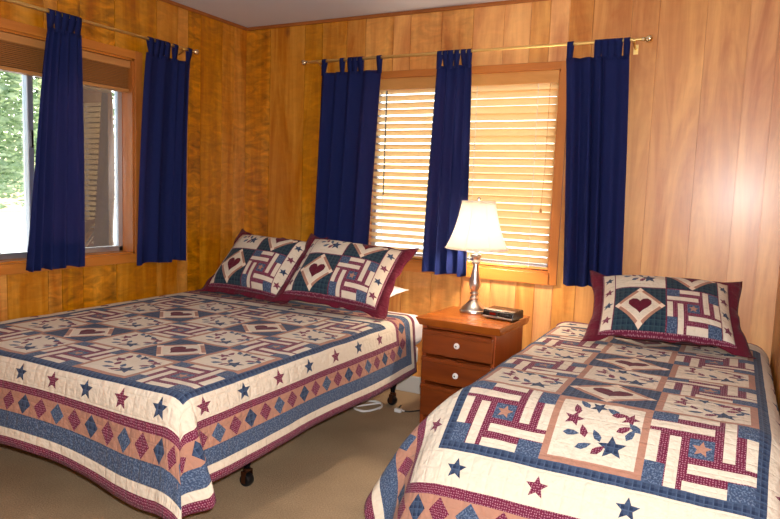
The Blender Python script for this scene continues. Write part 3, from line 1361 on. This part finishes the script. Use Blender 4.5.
c, ex, ey = frame_from((.17, -.60, .64), (.85, -.64, .625), (.26, -.33, .93))
pillow('patchwork pillow with maroon edging in the corner of the two walls', lift(c, ex, ey, .03), ex, ey, 1.0)
c, ex, ey = frame_from((.865, -.74, .675), (1.55, -.69, .635), (.86, -.43, .965))
pillow('patchwork pillow on the double bed overlapping the one in the corner', lift(c, ex, ey, .02), ex, ey, 2.0)
c, ex, ey = frame_from((2.555, -.54, .645), (3.27, -.43, .645), (2.50, -.23, .845))
pillow('patchwork pillow at the head of the single bed', lift(c, ex, ey, .02), ex, ey, 3.0, .09, 1.02, .004)


def white_pillow(label, origin, ex, ey, w=.62, h=.40, th=.07):
    ex = Vector(ex).normalized()
    ey = Vector(ey)
    ey = (ey - ex * ey.dot(ex)).normalized()
    ez = ex.cross(ey)
    bm = B()
    n, m = 26, 18
    g = {}
    for side in (1, -1):
        for i in range(n + 1):
            for j in range(m + 1):
                x, y = (i / n - .5), (j / m - .5)
                if side < 0 and (i in (0, n) or j in (0, m)):
                    g[side, i, j] = g[1, i, j]
                    continue
                f = max(0, (1 - abs(2 * x) ** 2.4) * (1 - abs(2 * y) ** 2.4)) ** .6
                X, Y = x * w * (1 - .05 * (1 - 4 * y * y)), y * h * (1 - .07 * (1 - 4 * x * x))
                g[side, i, j] = bm.verts.new((X, Y, side * th * f + .004 * noise.noise((x * 9, y * 9, 3))))
    for side in (1, -1):
        for i in range(n):
            for j in range(m):
                q = (g[side, i, j], g[side, i + 1, j], g[side, i + 1, j + 1], g[side, i, j + 1])
                bm.faces.new(q)
    o = obj('pillow', bm, 'sheet', None, smooth=True, sharp=80)
    o.matrix_world = Matrix.Translation(Vector(origin)) @ Matrix((ex, ey, ez)).transposed().to_4x4()
    tag(o, label, 'pillow', 'plain white pillows')
    return o


white_pillow('plain white pillow, one corner showing behind the right pillow of the double bed', (1.085, -.29, .668), (1, .0, -.01), (.0, .30, .02), .62, .40, .05)

# ------------------------------------------------------------------ nightstand
ns = empty('nightstand', (1.938, -.385, 0), R(-3.5))
tag(ns, 'reddish wooden three-drawer nightstand with carved edges between the two beds', 'nightstand')
NW, ND = .208, .20      # half width / half depth of body
NT_ = .622
bm = B()
box(bm, -NW, -NW + .022, -ND, ND, 0, NT_ - .044)
box(bm, NW - .022, NW, -ND, ND, 0, NT_ - .044)
box(bm, -NW + .022, NW - .022, ND - .015, ND, .05, NT_ - .044)
box(bm, -NW + .022, NW - .022, -ND + .012, ND - .015, .05, .07)
box(bm, -NW + .022, NW - .022, -ND + .02, ND - .015, NT_ - .06, NT_ - .044)
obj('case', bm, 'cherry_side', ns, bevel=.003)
# top with a hand-carved front edge
bm = B()
rt2 = random.Random(5)
front = []
xs = [-.24 + .48 * k / 22 for k in range(23)]
for x in xs:
    front.append((x, -.232 + .010 * noise.noise((x * 9, 1, 0)) + .006 * noise.noise((x * 23, 2, 0))))
outl = front + [(.238, -.1), (.236, .22), (-.236, .22), (-.238, -.1)]
A = [bm.verts.new((x, y, NT_)) for x, y in outl]
A2 = [bm.verts.new((x * .995, y + (.012 + .012 * noise.noise((x * 14, 3, 0)) if i < 23 else 0), NT_ - .022 - (.006 * noise.noise((x * 11, 5, 0)) if i < 23 else 0))) for i, (x, y) in enumerate(outl)]
A3 = [bm.verts.new((x * .96, (y + .03) if i < 23 else y - .006 * (y > 0), NT_ - .044)) for i, (x, y) in enumerate(outl)]
bm.faces.new(A)
bm.faces.new(A3[::-1])
n = len(outl)
for P_, Q_ in ((A, A2), (A2, A3)):
    for i in range(n):
        bm.faces.new((P_[i], P_[(i + 1) % n], Q_[(i + 1) % n], Q_[i]))
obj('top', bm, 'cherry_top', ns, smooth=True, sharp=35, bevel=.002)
# drawers with wavy carved upper and lower edges
for k, (za, zb) in enumerate(((.425, .568), (.275, .418), (.085, .268))):
    d = empty('drawer', (0, -ND, 0))
    d.parent = ns
    bm = B()
    pts = []
    xs = [-NW + .006 + (2 * NW - .012) * q / 24 for q in range(25)]
    for x in xs:
        pts.append((x, za + .004 + .004 * noise.noise((x * 16, k, 0))))
    for x in xs[::-1]:
        pts.append((x, zb - .004 + .008 * noise.noise((x * 12, k + 7, 0)) - .005 * abs(noise.noise((x * 30, k, 4)))))
    poly_prism(bm, pts, -.016, .006, 'XZ')
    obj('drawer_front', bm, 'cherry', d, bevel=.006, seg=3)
    bm = B()
    pts = [(x, zb - .006 + .008 * noise.noise((x * 12, k + 7, 0)) - .005 * abs(noise.noise((x * 30, k, 4)))) for x in xs]
    low = [(x, zb - .03 + .007 * noise.noise((x * 17, k + 3, 0))) for x in xs[::-1]]
    poly_prism(bm, pts + low, -.022, -.012, 'XZ')
    obj('carved_edge', bm, 'cherry', d, bevel=.004)
    if k < 3:
        zc = (.5, .342, .18)[k]
        bm = B()
        lathe(bm, [(.007, -.016), (.007, -.026), (.015, -.031), (.0165, -.036), (.013, -.042), (.004, -.044)], 20, (.01, 0, zc), 'Y')
        kn = obj('knob', bm, 'porcelain', d, smooth=True)
        bm = B()
        lathe(bm, [(.0048, -.0435), (.0044, -.0462), (.001, -.0468)], 12, (.01, 0, zc), 'Y')
        obj('screw', bm, 'screw', kn, smooth=True)

# ------------------------------------------------------------------ lamp
LX, LY, LZ = 1.885, -.262, NT_ + .0005
lamp = empty('table_lamp', (LX, LY, LZ))
tag(lamp, 'lit table lamp with white bell shade and brushed metal stem on the nightstand', 'lamp')
bm = B()
lathe(bm, [(.078, 0), (.080, .004), (.078, .013), (.070, .017), (.066, .026), (.050, .040), (.034, .056), (.024, .066), (.021, .072)], 40)
obj('base', bm, 'nickel', lamp, smooth=True, sharp=30)
bm = B()
lathe(bm, [(.021, .070), (.026, .074), (.027, .080), (.021, .086), (.016, .092), (.024, .100), (.027, .106), (.022, .113), (.019, .118), (.027, .135), (.033, .155), (.032, .172), (.026, .20),
           (.020, .23), (.0165, .258), (.0155, .272), (.024, .276), (.026, .284), (.021, .290), (.018, .298), (.025, .306), (.029, .318), (.029, .326), (.020, .330)], 36)
obj('stem', bm, 'nickel', lamp, smooth=True, sharp=30)
bm = B()
lathe(bm, [(.015, .329), (.016, .372), (.018, .380), (.013, .384)], 24)
obj('socket', bm, 'porcelain', lamp, smooth=True)
bm = B()
lathe(bm, [(.012, .382), (.014, .400), (.024, .425), (.031, .452), (.028, .476), (.016, .492), (.003, .497)], 24)
obj('bulb', bm, 'bulb', lamp, smooth=True)
bm = B()
for s in (-1, 1):
    tube(bm, spline([(s * .016, 0, .372), (s * .05, 0, .41), (s * .058, 0, .48), (s * .04, 0, .56), (0, 0, .612)], 6), .0018, 6)
tube(bm, [(0, 0, .60), (0, 0, .63)], .003, 8)
for s in range(3):
    a = s * 2 * PI / 3 + .4
    tube(bm, [(0, 0, .612), (.088 * math.cos(a), .088 * math.sin(a), .618)], .0018, 6)
obj('harp', bm, 'brass', lamp, smooth=True)
bm = B()
lathe(bm, [(.004, .615), (.005, .626), (.010, .632), (.008, .644), (.002, .648)], 14)
obj('finial', bm, 'nickel', lamp, smooth=True)
# bell shade with eight soft panels
bm = B()
prof = []
for k in range(13):
    t = k / 12
    r = .094 + (.178 - .094) * (t * .55 + .45 * t ** 2.6)
    prof.append((r, .622 - t * .262))
seg = 64
rings = []
for (r, z) in prof:
    ring = []
    for s in range(seg):
        a = 2 * PI * s / seg
        pan = 1 - .018 * abs(math.sin(4 * a)) ** .7 * (r / .18)
        ring.append(bm.verts.new((r * pan * math.cos(a), r * pan * math.sin(a), z)))
    rings.append(ring)
for A, C in zip(rings, rings[1:]):
    for s in range(seg):
        bm.faces.new((A[s], A[(s + 1) % seg], C[(s + 1) % seg], C[s]))
sh = obj('lamp_shade', bm, 'shade', lamp, smooth=True)
md = sh.modifiers.new('thick', 'SOLIDIFY')
md.thickness = .0015
for zz, rr2 in ((.622, .094), (.360, .1755)):
    bm = B()
    ringp = [(rr2 * math.cos(2 * PI * k / 48), rr2 * math.sin(2 * PI * k / 48), zz) for k in range(49)]
    tube(bm, ringp, .003, 6)
    obj('shade_trim', bm, 'shade', sh, smooth=True)
for k in range(8):
    a = k * PI / 4
    bm = B()
    tube(bm, [((r + .0005) * math.cos(a), (r + .0005) * math.sin(a), z) for r, z in prof], .0016, 5)
    obj('shade_rib', bm, 'shade', sh, smooth=True)

# ------------------------------------------------------------------ clock radio
ck = empty('clock_radio', (2.085, -.345, NT_), R(-9))
ck.scale = (.97, 1.0, 1.2)
tag(ck, 'small black clock radio right of the lamp on the nightstand', 'clock radio')
bm = B()
poly_prism(bm, [(-.062, .004), (-.068, .012), (-.060, .034), (-.052, .040), (.058, .044), (.064, .038), (.064, .004)], -.092, .092, 'YZ')
obj('body', bm, 'black_plastic', ck, bevel=.003)
bm = B()
poly_prism(bm, [(-.066, .006), (-.0702, .013), (-.0665, .0155), (-.0645, .008)], -.09, .09, 'YZ')
obj('front_trim', bm, 'silver_plastic', ck, bevel=.001)
bm = B()
poly_prism(bm, [(-.0535, .0395), (-.030, .0415), (-.030, .0435), (-.056, .041)], -.09, .09, 'YZ')
obj('top_trim', bm, 'silver_plastic', ck, bevel=.001)
bm = B()
poly_prism(bm, [(-.0685, .017), (-.0625, .0335), (-.060, .0335), (-.066, .017)], -.055, .0, 'YZ')
dp = obj('display', bm, 'dark_plastic', ck)
bm = B()
poly_prism(bm, [(-.0688, .0205), (-.0666, .0300), (-.0650, .0300), (-.0672, .0205)], -.047, -.012, 'YZ')
obj('red_light', bm, 'clock_led', dp)
for k in range(5):
    bm = B()
    poly_prism(bm, [(-.0675, .020), (-.0635, .031), (-.061, .031), (-.065, .020)], .012 + k * .015, .022 + k * .015, 'YZ')
    obj('button', bm, 'dark_plastic', ck, bevel=.001)
for xx in (-.07, .07):
    for yy in (-.045, .045):
        bm = B()
        lathe(bm, [(.006, 0), (.006, .005)], 10, (xx, yy, 0))
        obj('foot', bm, 'rubber', ck)
bm = B()
tube(bm, spline([(-.09, -.02, .016), (-.12, -.03, .009), (-.118, .06, .006), (-.05, .13, .0055), (.02, .145, .0055)], 6), .0028, 6)
obj('power_cord', bm, 'cord_black', ck, smooth=True)

# ------------------------------------------------------------------ cords on the floor
bm = B()
pts = []
for k in range(60):
    a = k / 60 * 4.4 * PI
    pts.append((1.31 + .075 * math.cos(a) + .004 * math.sin(3 * a), -.42 + .10 * math.sin(a), .006 + .004 * (k / 60) + .003 * (k % 7) / 7))
pts += [(1.22, -.50, .006), (1.12, -.52, .006), (.98, -.47, .006)]
tube(bm, pts, .0055, 8)
cd = obj('cord', bm, 'white_plastic', None, smooth=True)
tag(cd, 'white cord coiled on the carpet under the head of the double bed', 'cord')
root = empty('extension_cord', (1.50, -.34, 0))
tag(root, 'dark cord with a white plug lying on the carpet beside the nightstand', 'cord')
bm = B()
tube(bm, spline([(-.035, .05, .005), (-.02, .0, .005), (.04, -.03, .005), (.09, .02, .005), (.14, .10, .005), (.17, .22, .005)], 8), .004, 8)
obj('wire', bm, 'cord_black', root, smooth=True)
bm = B()
box(bm, -.02, .022, -.072, -.046, .002, .024)
obj('plug', bm, 'white_plastic', root, bevel=.005)
bm = B()
tube(bm, spline([(.0, -.046, .012), (.012, -.035, .008), (.03, -.032, .0055)], 6), .004, 8)
obj('plug_lead', bm, 'white_plastic', root, smooth=True)

# ------------------------------------------------------------------ outdoors
bm = B()
n = 40
g = []
for j in range(n + 1):
    row = []
    for i in range(n + 1):
        x, y = -30 + 60 * i / n, -14 + 44 * j / n
        z = -.45 + .25 * noise.noise((x * .25, y * .25, 0)) - .1
        row.append(bm.verts.new((x, y, min(z, -.15))))
    g.append(row)
for j in range(n):
    for i in range(n):
        bm.faces.new((g[j][i], g[j][i + 1], g[j + 1][i + 1], g[j + 1][i]))
gr = obj('outdoor_ground', bm, 'pale_ground', None, smooth=True)
gr['kind'] = 'structure'


def tree(label, x, y, r, hgt, leaves, lm, bark, lean=0.0, low=.8, spread=1.3, seed=0):
    rd = random.Random(seed)
    root = empty('tree', (x, y, -.55))
    tag(root, label, 'tree', 'trees outside the window')
    bm = B()
    pts, rad = [], []
    for k in range(15):
        t = k / 14
        pts.append((lean * t * hgt + .05 * math.sin(k), .05 * math.cos(k * 1.3), t * hgt))
        rad.append(r * (1.25 - .25 * min(1, t * 6)) * (1 - .55 * t))
    tube(bm, pts, r, 18, rad)
    for v in bm.verts:
        a = noise.noise((v.co.x * 14, v.co.y * 14, v.co.z * 3))
        v.co.x += a * r * .22
        v.co.y += noise.noise((v.co.x * 9, v.co.y * 14, v.co.z * 4 + 5)) * r * .22
    obj('trunk', bm, bark, root, smooth=True, sharp=60)
    if leaves:
        bm = B()
        for k in range(leaves):
            z = low + (hgt - low) * rd.random() ** 1.1
            rad_ = spread * (1 - .5 * (z - low) / (hgt - low)) * rd.random() ** .5
            a = rd.random() * 2 * PI
            c = Vector((rad_ * math.cos(a) + lean * z, rad_ * math.sin(a), z + .2 * rd.uniform(-1, 1)))
            s = rd.uniform(.05, .11) * (1 + spread * .35)
            m = Matrix.Rotation(rd.uniform(0, 6.3), 3, 'Z') @ Matrix.Rotation(rd.uniform(-1.2, 1.2), 3, 'X')
            q = [c + m @ Vector(p) * s for p in ((-.5, 0, 0), (0, .35, .1), (.6, 0, 0), (0, -.35, .1))]
            bm.faces.new([bm.verts.new(p) for p in q])
        for k in range(26):
            z = low + (hgt - low) * rd.random()
            a = rd.random() * 2 * PI
            L = spread * .8 * (1 - .5 * (z - low) / (hgt - low))
            tube(bm, [(lean * z, 0, z - .1), (lean * z + L * math.cos(a), L * math.sin(a), z + .25)], .01, 5)
        fo = obj('foliage', bm, lm, root)
        fo['kind'] = 'stuff'
    return root


tree('thick brown trunk close outside the right pane of the left window', -2.35, .55, .24, 6.0, 0, None, 'bark', .01, seed=1)
tree('pale leafy tree at the far left of the outdoor view', -6.2, 1.9, .12, 5.4, 6500, 'leaf_pale', 'bark', .0, 1.55, 1.35, seed=2)
tree('slim dark tree beside the window latch in the outdoor view', -8.6, 4.4, .17, 7.5, 7000, 'leaf_green', 'bark_dark', .01, 1.6, 1.7, seed=3)
tree('tall leafy tree behind the pale one in the outdoor view', -14.5, 5.4, .22, 9.0, 9000, 'leaf_pale', 'bark_dark', .0, 1.8, 2.6, seed=4)
tree('green tree seen past the thick trunk in the outdoor view', -11.0, 11.5, .2, 8.0, 9000, 'leaf_green', 'bark', .0, .9, 2.5, seed=5)

# ------------------------------------------------------------------ light
w = bpy.data.worlds.new('world')
SC.world = w
w.use_nodes = True
t = w.node_tree
t.nodes.clear()
wo = t.nodes.new('ShaderNodeOutputWorld')
bg = t.nodes.new('ShaderNodeBackground')
sky = t.nodes.new('ShaderNodeTexSky')
sky.sky_type = 'NISHITA'
sky.sun_disc = False
sky.sun_elevation = R(42)
sky.sun_rotation = R(320)
sky.air_density = 1.0
sky.dust_density = 2.0
t.links.new(sky.outputs[0], bg.inputs[0])
bg.inputs[1].default_value = .6
t.links.new(bg.outputs[0], wo.inputs[0])

sun = bpy.data.lights.new('sun', 'SUN')
sun.energy = 17
sun.angle = R(1)
sun.color = (1, .95, .86)
so = bpy.data.objects.new('sun', sun)
d = Vector((.30, -.75, -.95)).normalized()
so.rotation_euler = d.to_track_quat('-Z', 'Y').to_euler()
COL.objects.link(so)

fl = bpy.data.lights.new('camera_flash', 'AREA')
fl.shape = 'RECTANGLE'
fl.size, fl.size_y = .04, .025
fl.energy = 72
fl.color = (.99, .975, 1.0)
fo = bpy.data.objects.new('camera_flash', fl)
m2 = mw.copy()
m2.translation = Vector((CX, CY, CZ)) + uu_ * .06 + rr_ * .03
fo.matrix_world = m2
COL.objects.link(fo)

SC.view_settings.view_transform = 'Standard'
SC.view_settings.look = 'None'
SC.view_settings.exposure = 0.13
SC.view_settings.gamma = 1.0
SC.view_settings.use_curve_mapping = False
SC.cycles.max_bounces = 10
SC.cycles.transparent_max_bounces = 16
SC.cycles.sample_clamp_indirect = 6
SC.cycles.use_denoising = True
